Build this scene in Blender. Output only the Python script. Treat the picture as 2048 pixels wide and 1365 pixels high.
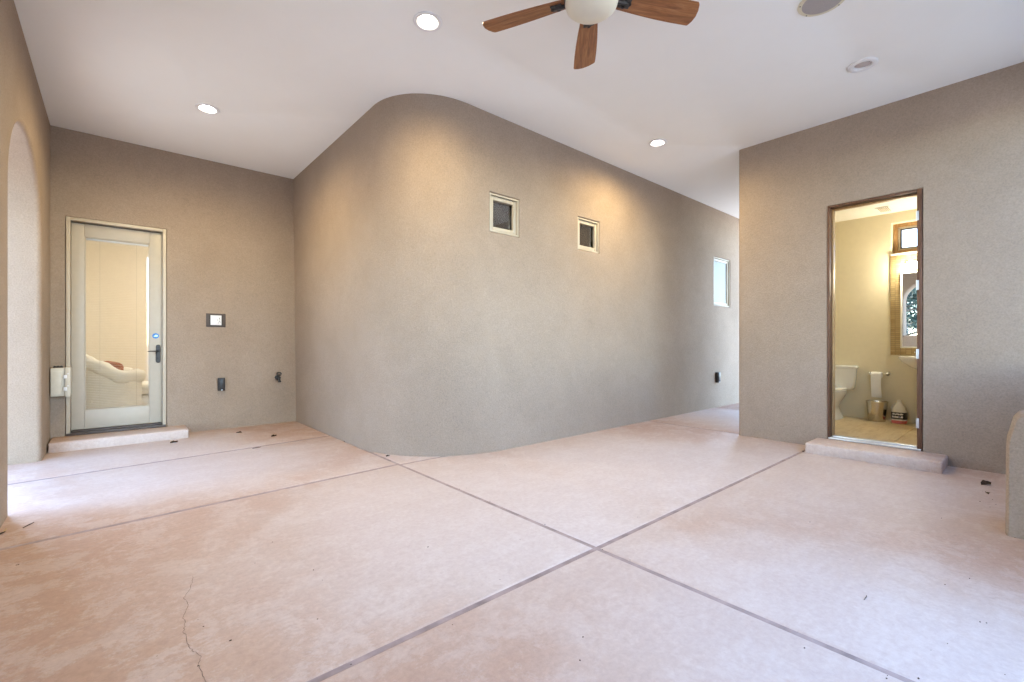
import bpy, bmesh, math, random
from mathutils import Vector, Matrix
from mathutils.geometry import tessellate_polygon

random.seed(11)
R = math.radians
PI = math.pi
sc = bpy.context.scene
COL = sc.collection
for o in list(bpy.data.objects):
    bpy.data.objects.remove(o)

# ------------------------------------------------------------------ camera, sky, sun, exposure
CAM_A = 0.8524                       # heading of the lens, measured from the +X wall direction
cam = bpy.data.cameras.new('camera')
cam.sensor_width = 36.0
cam.lens = 36.0 * 910.1 / 2048.0
cam.shift_y = 4.9 / 2048.0
cam.clip_start = 0.02
cam.clip_end = 2000.0
camo = bpy.data.objects.new('camera', cam)
COL.objects.link(camo)
camo.location = (0.0, 0.0, 1.094)
camo.rotation_euler = (R(90), 0.0, CAM_A - PI / 2)
sc.camera = camo

SUN_EL = R(38)
SUN_AZ = R(96)                       # direction the light comes from, counter-clockwise from +X
world = bpy.data.worlds.new('World')
sc.world = world
world.use_nodes = True
wn = world.node_tree
wn.nodes.clear()
sky = wn.nodes.new('ShaderNodeTexSky')
sky.sky_type = 'NISHITA'
sky.sun_disc = False
sky.sun_elevation = SUN_EL
sky.sun_rotation = PI / 2 - SUN_AZ   # the node counts clockwise from +Y
sky.air_density = 1.0
sky.dust_density = 0.3
sky.ozone_density = 3.0
bg = wn.nodes.new('ShaderNodeBackground')
bg.inputs['Strength'].default_value = 0.15
wo = wn.nodes.new('ShaderNodeOutputWorld')
wn.links.new(sky.outputs[0], bg.inputs['Color'])
wn.links.new(bg.outputs[0], wo.inputs['Surface'])

sun = bpy.data.lights.new('sun', 'SUN')
sun.energy = 2.0
sun.angle = R(0.6)
sun.color = (1.0, 0.95, 0.88)
suno = bpy.data.objects.new('sun', sun)
COL.objects.link(suno)
sd = Vector((math.cos(SUN_AZ) * math.cos(SUN_EL), math.sin(SUN_AZ) * math.cos(SUN_EL), math.sin(SUN_EL)))
suno.rotation_euler = sd.to_track_quat('Z', 'Y').to_euler()

vs = sc.view_settings
vs.view_transform = 'Standard'
vs.look = 'None'
vs.gamma = 1.0
vs.exposure = 3.9
vs.use_curve_mapping = False

LAMP_COL = (1.0, 0.75, 0.37)
LAMP_W = 10.2

cy = sc.cycles
cy.use_denoising = True
cy.use_adaptive_sampling = True
cy.adaptive_threshold = 0.02
cy.max_bounces = 7
cy.diffuse_bounces = 4
cy.glossy_bounces = 4
cy.transmission_bounces = 8
cy.transparent_max_bounces = 24
cy.sample_clamp_indirect = 6.0
cy.caustics_reflective = False
cy.caustics_refractive = False

# ------------------------------------------------------------------ materials
class NT:
    def __init__(s, name):
        s.m = bpy.data.materials.new(name)
        s.m.use_nodes = True
        s.t = s.m.node_tree
        s.t.nodes.clear()
        s.out = s.n('ShaderNodeOutputMaterial')
        s.b = s.n('ShaderNodeBsdfPrincipled')
        s.l(s.b.outputs[0], s.out.inputs['Surface'])
    def n(s, t, **k):
        x = s.t.nodes.new(t)
        for a, b in k.items():
            setattr(x, a, b)
        return x
    def l(s, a, b):
        s.t.links.new(a, b)
    def pos(s, kind='geo', scale=(1, 1, 1)):
        if kind == 'geo':
            o = s.n('ShaderNodeNewGeometry').outputs['Position']
        else:
            o = s.n('ShaderNodeTexCoord').outputs['Object']
        mp = s.n('ShaderNodeMapping')
        mp.inputs['Scale'].default_value = scale
        s.l(o, mp.inputs['Vector'])
        return mp.outputs[0]
    def noise(s, vec, scale, detail=4, rough=0.55, dist=0.0):
        x = s.n('ShaderNodeTexNoise')
        x.inputs['Scale'].default_value = scale
        x.inputs['Detail'].default_value = detail
        x.inputs['Roughness'].default_value = rough
        x.inputs['Distortion'].default_value = dist
        s.l(vec, x.inputs['Vector'])
        return x.outputs['Fac']
    def ramp(s, fac, stops):
        x = s.n('ShaderNodeValToRGB')
        e = x.color_ramp.elements
        while len(e) < len(stops):
            e.new(0.5)
        for i, (p, c) in enumerate(stops):
            e[i].position = p
            e[i].color = (*c, 1) if len(c) == 3 else c
        s.l(fac, x.inputs['Fac'])
        return x.outputs['Color']
    def mix(s, fac, a, b, mode='MIX'):
        x = s.n('ShaderNodeMix', data_type='RGBA', blend_type=mode)
        for sock, v in ((x.inputs[0], fac), (x.inputs[6], a), (x.inputs[7], b)):
            if hasattr(v, 'links'):
                s.l(v, sock)
            elif isinstance(v, (int, float)):
                sock.default_value = v
            else:
                sock.default_value = (*v, 1)
        return x.outputs[2]
    def math(s, op, a, b=0.0):
        x = s.n('ShaderNodeMath', operation=op)
        for sock, v in ((x.inputs[0], a), (x.inputs[1], b)):
            if hasattr(v, 'links'):
                s.l(v, sock)
            else:
                sock.default_value = v
        return x.outputs[0]
    def bump(s, h, strength=0.3, dist=0.01, prev=None):
        x = s.n('ShaderNodeBump')
        x.inputs['Strength'].default_value = strength
        x.inputs['Distance'].default_value = dist
        s.l(h, x.inputs['Height'])
        if prev is not None:
            s.l(prev, x.inputs['Normal'])
        return x.outputs[0]
    def set(s, **k):
        for a, v in k.items():
            sock = s.b.inputs[a.replace('_', ' ')]
            if hasattr(v, 'links'):
                s.l(v, sock)
            elif isinstance(v, (tuple, list)) and len(v) == 3:
                sock.default_value = (*v, 1)
            else:
                sock.default_value = v
        return s.m

def stucco(name, c0, c1, c2, grain=1.0):
    t = NT(name)
    p = t.pos()
    big = t.noise(p, 1.1, 2, 0.6)
    col = t.ramp(big, [(0.30, c0), (0.52, c1), (0.72, c2)])
    mid = t.noise(p, 3.2, 5, 0.7, 0.8)
    col = t.mix(0.09, col, t.ramp(mid, [(0.32, (0.28, 0.28, 0.28)), (0.68, (0.72, 0.72, 0.72))]), 'OVERLAY')
    gr = t.noise(p, 85.0, 2, 0.75)
    col = t.mix(0.21 * grain, col, t.ramp(gr, [(0.30, (0.20, 0.20, 0.20)), (0.70, (0.80, 0.80, 0.80))]), 'OVERLAY')
    b2 = t.bump(gr, 0.55 * grain, 0.007)
    return t.set(Base_Color=col, Roughness=0.95, Normal=b2, Specular_IOR_Level=0.15)

def plain(name, c, rough=0.5, metal=0.0, var=0.06, scale=14.0, bump=0.0, spec=0.5, bscale=60.0):
    t = NT(name)
    p = t.pos('obj')
    n = t.noise(p, scale, 4, 0.6)
    lo = tuple(max(0, x * (1 - var)) for x in c)
    hi = tuple(min(1, x * (1 + var)) for x in c)
    col = t.ramp(n, [(0.3, lo), (0.7, hi)])
    k = dict(Base_Color=col, Roughness=rough, Metallic=metal, Specular_IOR_Level=spec)
    if bump:
        k['Normal'] = t.bump(t.noise(p, bscale, 3, 0.6), bump, 0.003)
    return t.set(**k)

def wood(name, c0, c1, c2, scale=(1.2, 16, 16), rough=0.45):
    t = NT(name)
    p = t.pos('obj', scale)
    d = t.noise(p, 2.2, 5, 0.65, 1.6)
    fine = t.noise(t.pos('obj', (scale[0] * 2.0, scale[1] * 6, scale[2] * 6)), 2.0, 3, 0.7, 0.4)
    f = t.math('ADD', t.math('MULTIPLY', d, 0.65), t.math('MULTIPLY', fine, 0.35))
    col = t.ramp(f, [(0.34, c0), (0.5, c1), (0.66, c2)])
    return t.set(Base_Color=col, Roughness=rough, Normal=t.bump(fine, 0.15, 0.002))

def emit(name, c, strength):
    t = NT(name)
    return t.set(Base_Color=(0.9, 0.9, 0.88), Emission_Color=c, Emission_Strength=strength, Roughness=0.4)

def glass(name, tint=(1, 1, 1), refl=1.0):
    t = NT(name)
    t.t.nodes.remove(t.b)
    fr = t.n('ShaderNodeFresnel')
    fr.inputs['IOR'].default_value = 1.5
    tr = t.n('ShaderNodeBsdfTransparent')
    tr.inputs['Color'].default_value = (*tint, 1)
    gl = t.n('ShaderNodeBsdfGlossy')
    gl.inputs['Roughness'].default_value = 0.02
    mx = t.n('ShaderNodeMixShader')
    t.l(t.math('MULTIPLY', fr.outputs[0], refl), mx.inputs[0])
    t.l(tr.outputs[0], mx.inputs[1])
    t.l(gl.outputs[0], mx.inputs[2])
    t.l(mx.outputs[0], t.out.inputs['Surface'])
    return t.m

def concrete(name):
    """stained concrete: floor light painted in, pale where it is bright, redder where daylight is weak"""
    t = NT(name)
    p = t.pos()
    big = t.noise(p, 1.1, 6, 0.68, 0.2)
    lit_pale = None
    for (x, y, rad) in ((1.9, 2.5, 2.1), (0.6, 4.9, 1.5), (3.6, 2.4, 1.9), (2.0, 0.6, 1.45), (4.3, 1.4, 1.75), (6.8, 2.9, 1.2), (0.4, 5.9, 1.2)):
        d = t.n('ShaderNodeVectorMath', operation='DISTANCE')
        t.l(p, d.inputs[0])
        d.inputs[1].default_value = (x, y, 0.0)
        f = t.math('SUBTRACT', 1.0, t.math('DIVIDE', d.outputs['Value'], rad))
        lit_pale = f if lit_pale is None else t.math('MAXIMUM', lit_pale, f)
    w = t.math('ADD', t.math('MULTIPLY', lit_pale, 1.5), t.math('MULTIPLY', t.math('SUBTRACT', big, 0.5), 1.25))
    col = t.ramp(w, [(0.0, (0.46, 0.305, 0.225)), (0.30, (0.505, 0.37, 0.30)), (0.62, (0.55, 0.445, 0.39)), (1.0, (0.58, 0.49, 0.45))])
    flake = t.noise(p, 4.2, 10, 0.80, 0.15)
    fm = t.ramp(flake, [(0.49, (0, 0, 0)), (0.555, (1, 1, 1))])
    col = t.mix(t.math('MULTIPLY', fm, 0.30), col, (0.66, 0.585, 0.545))
    st = t.noise(t.pos('geo', (1.2, 7.0, 1)), 3.0, 6, 0.72, 0.4)
    col = t.mix(0.08, col, t.ramp(st, [(0.30, (0.28, 0.26, 0.25)), (0.70, (0.72, 0.72, 0.72))]), 'OVERLAY')
    fine = t.noise(p, 34, 5, 0.78, 0.3)
    col = t.mix(0.24, col, t.ramp(fine, [(0.3, (0.26, 0.25, 0.24)), (0.7, (0.74, 0.74, 0.74))]), 'OVERLAY')
    rg = t.ramp(big, [(0.3, (0.42, 0.42, 0.42)), (0.7, (0.62, 0.62, 0.62))])
    return t.set(Base_Color=col, Roughness=rg, Normal=t.bump(fine, 0.10, 0.004), Specular_IOR_Level=0.4)

M = {}
M['stucco'] = stucco('tan_stucco', (0.328, 0.255, 0.194), (0.346, 0.270, 0.207), (0.364, 0.285, 0.220))
M['plaster'] = stucco('white_ceiling_plaster', (0.875, 0.875, 0.845), (0.885, 0.885, 0.855), (0.895, 0.895, 0.865), 0.07)
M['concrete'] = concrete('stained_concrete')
M['gap'] = plain('joint_dirt', (0.34, 0.265, 0.245), 0.95, var=0.28, scale=9)
M['crack'] = plain('crack_dark', (0.20, 0.15, 0.125), 0.95)
M['gravel'] = plain('gravel_ground', (0.38, 0.355, 0.32), 0.95, var=0.2, scale=6, bump=0.6)
M['door_paint'] = plain('door_greige_paint', (0.45, 0.395, 0.315), 0.42, var=0.03, bump=0.05)
M['frame_paint'] = plain('frame_tan_paint', (0.50, 0.435, 0.335), 0.4, var=0.04)
M['bronze'] = plain('dark_bronze', (0.035, 0.032, 0.032), 0.42, 0.3, var=0.2)
M['bronze_plate'] = plain('bronze_plate', (0.085, 0.065, 0.055), 0.45, 0.2, var=0.15)
M['black_rubber'] = plain('black_weatherstrip', (0.015, 0.015, 0.016), 0.7)
M['white_plastic'] = plain('white_plastic', (0.78, 0.78, 0.78), 0.35, var=0.02)
M['beige_metal'] = plain('beige_painted_metal', (0.62, 0.57, 0.47), 0.45, var=0.06, bump=0.1)
M['chrome'] = plain('chrome', (0.75, 0.74, 0.72), 0.12, 1.0, var=0.02)
M['steel'] = plain('brushed_steel', (0.62, 0.58, 0.50), 0.22, 1.0, var=0.05)
M['alu'] = plain('aluminium', (0.62, 0.62, 0.62), 0.35, 0.7, var=0.05)
M['glass'] = glass('clear_glass')
M['glass_dark'] = glass('screened_glass', (0.95, 0.95, 0.95), 0.3)
M['glass_matte'] = glass('dusty_glass', (0.95, 0.95, 0.95), 0.06)
M['screen'] = plain('dark_insect_screen', (0.075, 0.060, 0.048), 0.85, var=0.25, scale=9)
M['slat'] = plain('white_blind_slat', (0.66, 0.65, 0.60), 0.7, var=0.02)
M['shade'] = plain('pale_window_shade', (0.36, 0.345, 0.30), 0.8, var=0.03)
M['blade'] = wood('oak_blade', (0.13, 0.045, 0.014), (0.26, 0.10, 0.034), (0.38, 0.18, 0.070))
M['dark_wood'] = wood('walnut_frame', (0.055, 0.022, 0.010), (0.12, 0.052, 0.025), (0.19, 0.09, 0.045), (16, 16, 1.2))
M['oak_trim'] = wood('oak_trim', (0.30, 0.16, 0.06), (0.42, 0.24, 0.10), (0.55, 0.34, 0.16), (12, 12, 1.5))
M['bowl'] = plain('alabaster_glass', (0.72, 0.68, 0.56), 0.35, var=0.05, scale=6)
M['cream'] = plain('cream_wall_paint', (0.77, 0.68, 0.48), 0.7, var=0.02, bump=0.08)
M['bath_white'] = plain('warm_white_paint', (0.80, 0.77, 0.70), 0.7, var=0.02)
M['room_cream'] = plain('pale_cream_paint', (0.80, 0.73, 0.61), 0.7, var=0.02)
M['porcelain'] = plain('porcelain', (0.82, 0.80, 0.74), 0.10, var=0.01)
M['paper'] = plain('tissue_paper', (0.86, 0.84, 0.79), 0.9, var=0.03, bump=0.3, bscale=120)
M['slip'] = plain('cream_slipcover', (0.80, 0.76, 0.66), 0.9, var=0.04, bump=0.3, bscale=40)
M['pillow'] = plain('rust_pillow', (0.34, 0.12, 0.05), 0.9, var=0.2)
M['plastic_clear'] = plain('milky_plastic', (0.72, 0.68, 0.60), 0.3, var=0.03)
M['red_fluid'] = plain('red_liquid_band', (0.62, 0.13, 0.11), 0.3, var=0.05)
M['label_black'] = plain('label_black', (0.03, 0.028, 0.035), 0.4)
M['label_white'] = plain('label_white', (0.80, 0.78, 0.76), 0.4)
M['label_blue'] = plain('label_blue', (0.05, 0.12, 0.34), 0.4)
M['sticker_blue'] = plain('sticker_blue', (0.02, 0.17, 0.50), 0.35, var=0.02)
M['sticker_pale'] = plain('sticker_pale_blue', (0.50, 0.78, 0.95), 0.35, var=0.02)
M['lit'] = emit('lit_lens', (1.0, 0.93, 0.80), 6.0)
M['globe'] = emit('lit_globe', (1.0, 0.93, 0.74), 10.0)
M['room_lamp'] = emit('lit_room_lamp', (1.0, 0.93, 0.80), 10.5)
M['lens_off'] = plain('grey_lens', (0.50, 0.44, 0.42), 0.25, var=0.04)
M['grille'] = plain('grey_speaker_grille', (0.40, 0.365, 0.35), 0.6, var=0.10, scale=300, bump=0.5, bscale=600)
M['ivory'] = plain('ivory_plastic', (0.70, 0.66, 0.50), 0.45, var=0.03)
M['leaf_dry'] = plain('dry_leaf', (0.060, 0.035, 0.018), 0.9, var=0.5, scale=40)
M['straw'] = plain('straw', (0.46, 0.34, 0.16), 0.9, var=0.2)
M['bark'] = plain('grey_bark', (0.26, 0.22, 0.18), 0.95, var=0.4, bump=0.6)
M['needles'] = plain('blue_green_needles', (0.055, 0.095, 0.075), 0.7, var=0.5, scale=3)
M['vent'] = plain('tan_vent', (0.42, 0.35, 0.24), 0.5)

def mirror_mat():
    t = NT('mirror_silver')
    return t.set(Base_Color=(0.86, 0.87, 0.86), Metallic=1.0, Roughness=0.01)
M['mirror'] = mirror_mat()

def mosaic_mat():
    t = NT('straw_mosaic_tile')
    p = t.pos('geo', (1, 1, 1))
    sw = t.n('ShaderNodeSeparateXYZ')
    t.l(p, sw.inputs[0])
    cb = t.n('ShaderNodeCombineXYZ')
    t.l(sw.outputs['Y'], cb.inputs[0])
    t.l(sw.outputs['Z'], cb.inputs[1])
    b = t.n('ShaderNodeTexBrick')
    b.offset = 0.0
    b.inputs['Color1'].default_value = (0.54, 0.40, 0.20, 1)
    b.inputs['Color2'].default_value = (0.44, 0.31, 0.14, 1)
    b.inputs['Mortar'].default_value = (0.30, 0.22, 0.11, 1)
    b.inputs['Scale'].default_value = 1.0
    b.inputs['Mortar Size'].default_value = 0.0022
    b.inputs['Brick Width'].default_value = 0.052
    b.inputs['Row Height'].default_value = 0.026
    t.l(cb.outputs[0], b.inputs['Vector'])
    return t.set(Base_Color=b.outputs['Color'], Roughness=0.45, Normal=t.bump(b.outputs['Fac'], -0.4, 0.002))
M['mosaic'] = mosaic_mat()

def bath_floor_mat():
    t = NT('travertine_plank')
    p = t.pos('geo', (2, 9, 2))
    a = t.noise(p, 2.0, 5, 0.65, 0.7)
    col = t.ramp(a, [(0.28, (0.50, 0.36, 0.19)), (0.5, (0.64, 0.50, 0.30)), (0.72, (0.70, 0.58, 0.38))])
    return t.set(Base_Color=col, Roughness=0.35)
M['bath_floor'] = bath_floor_mat()

# ------------------------------------------------------------------ mesh helpers
def wloc(o):
    v = Vector((0, 0, 0))
    while o is not None:
        v += o.location
        o = o.parent
    return v

class B:
    """collects shapes (world or local coordinates) and links them as ONE mesh object"""
    def __init__(s):
        s.v = []
        s.f = []
        s.sm = []
    def add(s, vs, fs, smooth=False):
        k = len(s.v)
        s.v += [tuple(x) for x in vs]
        s.f += [tuple(i + k for i in f) for f in fs]
        s.sm += [smooth] * len(fs)
        return s
    def add_bm(s, bm, smooth=False):
        bm.verts.index_update()
        return s.add([v.co.copy() for v in bm.verts], [[v.index for v in f.verts] for f in bm.faces], smooth)
    def box(s, a, b, bev=0.0, seg=2, mat=None):
        lo = [min(a[i], b[i]) for i in range(3)]
        hi = [max(a[i], b[i]) for i in range(3)]
        bm = bmesh.new()
        bmesh.ops.create_cube(bm, size=1.0)
        for v in bm.verts:
            v.co = Vector([lo[i] + (v.co[i] + 0.5) * (hi[i] - lo[i]) for i in range(3)])
        if bev > 0:
            bmesh.ops.bevel(bm, geom=list(bm.edges), offset=bev, segments=seg, profile=0.5, affect='EDGES', clamp_overlap=True)
        if mat is not None:
            bm.transform(mat)
        s.add_bm(bm, bev > 0)
        bm.free()
        return s
    def ring(s, rings, close_u=True, cap0=True, cap1=True, smooth=True):
        n = len(rings[0])
        vs = [p for r in rings for p in r]
        fs = []
        for i in range(len(rings) - 1):
            for j in range(n if close_u else n - 1):
                k = (j + 1) % n
                fs.append((i * n + j, i * n + k, (i + 1) * n + k, (i + 1) * n + j))
        s.add(vs, fs, smooth)
        if close_u:
            if cap0:
                s.add(rings[0], [tuple(range(n))[::-1]])
            if cap1:
                s.add(rings[-1], [tuple(range(n))])
        return s
    def lathe(s, prof, c=(0, 0, 0), n=32, axis='Z', cap0=True, cap1=True, sx=1.0, sy=1.0):
        rings = []
        for r, h in prof:
            row = []
            for k in range(n):
                a = 2 * PI * k / n
                x, y = r * math.cos(a) * sx, r * math.sin(a) * sy
                if axis == 'Z':
                    row.append((c[0] + x, c[1] + y, c[2] + h))
                elif axis == 'X':
                    row.append((c[0] + h, c[1] + x, c[2] + y))
                else:
                    row.append((c[0] + x, c[1] + h, c[2] + y))
            rings.append(row)
        return s.ring(rings, True, cap0, cap1)
    def tube(s, pts, rad, n=10):
        pts = [Vector(p) for p in pts]
        rings = []
        for i, p in enumerate(pts):
            d = (pts[min(i + 1, len(pts) - 1)] - pts[max(i - 1, 0)]).normalized()
            up = Vector((0, 0, 1)) if abs(d.z) < 0.9 else Vector((1, 0, 0))
            x = d.cross(up).normalized()
            y = x.cross(d).normalized()
            r = rad[i] if isinstance(rad, (list, tuple)) else rad
            rings.append([p + (x * math.cos(2 * PI * k / n) + y * math.sin(2 * PI * k / n)) * r for k in range(n)])
        return s.ring(rings)
    def prism(s, poly, z0, z1):
        n = len(poly)
        vs = [(x, y, z0) for x, y in poly] + [(x, y, z1) for x, y in poly]
        fs = [tuple(range(n))[::-1], tuple(range(n, 2 * n))] + [(i, (i + 1) % n, n + (i + 1) % n, n + i) for i in range(n)]
        return s.add(vs, fs)
    def build(s, name, mat, parent=None, local=False, sharp=40, recalc=True):
        me = bpy.data.meshes.new(name)
        off = Vector((0, 0, 0)) if (parent is None or local) else wloc(parent)
        me.from_pydata([Vector(v) - off for v in s.v], [], s.f)
        bm = bmesh.new()
        bm.from_mesh(me)
        bmesh.ops.remove_doubles(bm, verts=bm.verts, dist=1e-6)
        if recalc:
            bmesh.ops.recalc_face_normals(bm, faces=bm.faces)
        for f in bm.faces:
            f.smooth = True
        bm.to_mesh(me)
        bm.free()
        me.set_sharp_from_angle(angle=R(sharp))
        me.materials.append(M[mat] if isinstance(mat, str) else mat)
        o = bpy.data.objects.new(name, me)
        COL.objects.link(o)
        if parent is not None:
            o.parent = parent
        return o

def tag(o, label=None, cat=None, group=None, kind=None):
    if label:
        o['label'] = label
    if cat:
        o['category'] = cat
    if group:
        o['group'] = group
    if kind:
        o['kind'] = kind
    return o

def thing(name, label, cat, loc=(0, 0, 0), rz=0.0, group=None):
    o = bpy.data.objects.new(name, None)
    o.empty_display_size = 0.1
    COL.objects.link(o)
    o.location = loc
    o.rotation_euler = (0, 0, rz)
    return tag(o, label, cat, group)

def copy_tree(o, parent=None):
    c = o.copy()
    COL.objects.link(c)
    c.parent = parent
    for ch in list(o.children):
        copy_tree(ch, c)
    return c

def offset_loop(loop, r):
    n = len(loop)
    area = sum(loop[i][0] * loop[(i + 1) % n][1] - loop[(i + 1) % n][0] * loop[i][1] for i in range(n))
    sg = 1 if area > 0 else -1
    out = []
    for i in range(n):
        p0, p1, p2 = Vector(loop[i - 1]), Vector(loop[i]), Vector(loop[(i + 1) % n])
        d1, d2 = (p1 - p0).normalized(), (p2 - p1).normalized()
        n1, n2 = Vector((d1.y, -d1.x)) * sg, Vector((d2.y, -d2.x)) * sg
        m = n1 + n2
        k = max(0.25, m.dot(n1))
        out.append(tuple(p1 + m * (r / k)))
    return out

def sheet(b, P, rect, holes, t, r=0.02, seg=4):
    """a wall of thickness t: P(u, v, d) places it, holes go right through with rounded front edges"""
    u0, u1, v0, v1 = rect
    outer = [(u0, v0), (u1, v0), (u1, v1), (u0, v1)]
    rs = [(h if isinstance(h, dict) else {'loop': h}) for h in holes]
    fl = [offset_loop(h['loop'], h.get('r', r)) for h in rs]
    def fill(loops, d):
        tri = tessellate_polygon([[Vector((x, y, 0)) for x, y in l] for l in loops])
        flat = [p for l in loops for p in l]
        b.add([P(x, y, d) for x, y in flat], [tuple(f) for f in tri])
    fill([outer] + fl, 0.0)
    fill([outer] + [h['loop'] for h in rs], -t)
    for h in rs:
        rr = h.get('r', r)
        rings = []
        for k in range(seg + 1):
            a = PI / 2 * k / seg
            lp = offset_loop(h['loop'], rr * (1 - math.sin(a)))
            rings.append([P(x, y, -rr * (1 - math.cos(a))) for x, y in lp])
        rings.append([P(x, y, -t) for x, y in h['loop']])
        b.ring(rings, True, False, False)
    for i in range(4):
        a, c = outer[i], outer[(i + 1) % 4]
        b.add([P(*a, 0), P(*c, 0), P(*c, -t), P(*a, -t)], [(0, 1, 2, 3)])

def pbox(b, P, u0, u1, v0, v1, d0, d1, bev=0.0):
    return b.box(P(u0, v0, d0), P(u1, v1, d1), bev)

def rect_loop(u0, u1, v0, v1):
    return [(u0, v0), (u1, v0), (u1, v1), (u0, v1)]

def frame_bars(P, u0, u1, v0, v1, w, d0, d1, bev=0.004, bottom=True):
    b = B()
    pbox(b, P, u0, u0 + w, v0, v1, d0, d1, bev)
    pbox(b, P, u1 - w, u1, v0, v1, d0, d1, bev)
    pbox(b, P, u0 + w, u1 - w, v1 - w, v1, d0, d1 - 0.002, bev)
    if bottom:
        pbox(b, P, u0 + w, u1 - w, v0, v0 + w, d0, d1 - 0.002, bev)
    return b

# ------------------------------------------------------------------ the lay-out, metres
H = 3.40
XL, YB, YM, XW, YW = -0.508, 6.829, 3.572, 5.606, 2.310
XBATH, ZB, HB = 7.45, 0.11, 2.755          # bathroom back wall, floor and ceiling heights
P_left = lambda u, v, d: (XL + d, u, v)
P_back = lambda u, v, d: (u, YB - d, v)
P_main = lambda u, v, d: (u, YM - d, v)
P_bath = lambda u, v, d: (XW - d, u, v)

# ------------------------------------------------------------------ ground, floor, ceiling
g = B()
g.add([(-400, -400, -0.07), (400, -400, -0.07), (400, 400, -0.07), (-400, 400, -0.07)], [(0, 1, 2, 3)])
tag(g.build('ground', 'gravel', recalc=False), 'sandy gravel ground outside the patio', kind='structure')

fl = B()
fl.add([(-1.6, -2.2, -0.0045), (10.2, -2.2, -0.0045), (10.2, 7.0, -0.0045), (-1.6, 7.0, -0.0045)], [(0, 1, 2, 3)])
floor = tag(fl.build('floor', 'gap', recalc=False), 'pinkish tan stained concrete floor cut into large slabs', kind='structure')

def slab(poly):
    """one concrete slab with tooled round edges"""
    rings = []
    for ins, z in ((0.0035, -0.06), (0.0035, -0.020), (0.006, -0.010), (0.011, -0.0065), (0.018, -0.0022), (0.028, 0.0)):
        lp = offset_loop(poly, -ins)
        rings.append([(x, y, z) for x, y in lp])
    b = B()
    b.ring(rings)
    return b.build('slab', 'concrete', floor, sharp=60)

xa, xb, xc, xd, xe = -1.35, 1.945, 5.70, 7.76, 9.9
ya, yb = -1.9, 1.537
j1 = lambda x: 3.622 + 0.072 * (x + 0.5)
j2 = lambda x: 5.26 + 0.100 * (x + 0.5)
slab([(xa, ya), (xb, ya), (xb, yb), (xa, yb)])
slab_crack = slab([(xa, yb), (xb, yb), (xb, j1(xb) - 0.012), (xa, j1(xa) - 0.012)])
slab([(xa, j1(xa)), (xb, j1(xb)), (xb, j2(xb) - 0.012), (xa, j2(xa) - 0.012)])
slab([(xa, j2(xa)), (xb, j2(xb)), (xb, 6.95), (xa, 6.95)])
slab([(xb, ya), (xc, ya), (xc, yb), (xb, yb)])
slab([(xb, yb), (xc, yb), (xc, 3.72), (xb, j1(xb) - 0.03)])
slab([(xb, j1(xb) - 0.03), (xc, 3.72), (xc, 4.7), (xb, 4.7)])
slab([(xc, 2.25), (xd, 2.25), (xd, 3.80), (xc, 3.80)])
slab([(xd, -1.5), (xe, -1.5), (xe, 3.80), (xd, 3.80)])

def unz(u, v, z=0.0):
    """measured floor position of a mark (u, v), in metres on the slab plane"""
    uu, vv = (u - 1024) / 910.1, -(v - 687.42) / 910.1
    d = Vector((math.sin(CAM_A) * uu + math.cos(CAM_A), -math.cos(CAM_A) * uu + math.sin(CAM_A), vv))
    k = (z - 1.094) / d.z
    return Vector((d.x * k, d.y * k, z))

crack_px = [(385, 1153), (385, 1166), (379, 1180), (368, 1196), (375, 1206), (375, 1216), (366, 1232), (370, 1250), (367, 1264),
            (374, 1274), (376, 1292), (386, 1303), (396, 1307), (402, 1316), (396, 1330), (400, 1336), (406, 1348), (410, 1365), (413, 1384)]
pts = []
for i in range(len(crack_px) - 1):
    for k in range(4):
        f = k / 4
        p = unz(crack_px[i][0] * (1 - f) + crack_px[i + 1][0] * f, crack_px[i][1] * (1 - f) + crack_px[i + 1][1] * f)
        pts.append(p + Vector((random.uniform(-1, 1) * 0.003, random.uniform(-1, 1) * 0.003, 0)))
cr = B()
for i in range(len(pts) - 1):
    a, c = pts[i], pts[i + 1]
    d = (c - a).normalized()
    nrm = Vector((-d.y, d.x, 0)) * (0.0004 + 0.0006 * abs(math.sin(i * 0.9)))
    cr.add([(a - nrm).to_tuple()[:2] + (0.0012,), (a + nrm).to_tuple()[:2] + (0.0012,), (c + nrm).to_tuple()[:2] + (0.0012,), (c - nrm).to_tuple()[:2] + (0.0012,)], [(0, 1, 2, 3)])
cr.build('crack', 'crack', slab_crack, recalc=False)

LIGHTS = [(1.69, 2.85, True), (0.69, 5.33, True), (4.70, 2.835, True), (4.66, 0.925, False)]
SPK = (3.588, 0.930)
def circ(x, y, r, n=40):
    return [(x + r * math.cos(2 * PI * k / n), y + r * math.sin(2 * PI * k / n)) for k in range(n)]
cb = B()
P_ceil = lambda u, v, d: (u, v, H - d)
sheet(cb, P_ceil, (-1.15, 9.45, -0.75, 7.15), [{'loop': circ(x, y, 0.078), 'r': 0.002} for x, y, _ in LIGHTS] + [{'loop': circ(*SPK, 0.10), 'r': 0.002}], 0.22)
tag(cb.build('ceiling', 'plaster', sharp=30), 'flat white plaster patio ceiling', kind='structure')

# ------------------------------------------------------------------ stucco walls
G_W = 'tan stucco walls around the patio'
def arch_loop(y0, y1, zb, zs, za, n=28):
    lp = [(y0, zb), (y1, zb)]
    c, hw = (y0 + y1) / 2, (y1 - y0) / 2
    for k in range(n + 1):
        a = PI * k / n
        lp.append((c + hw * math.cos(a), zs + (za - zs) * math.sin(a)))
    return lp

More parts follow.
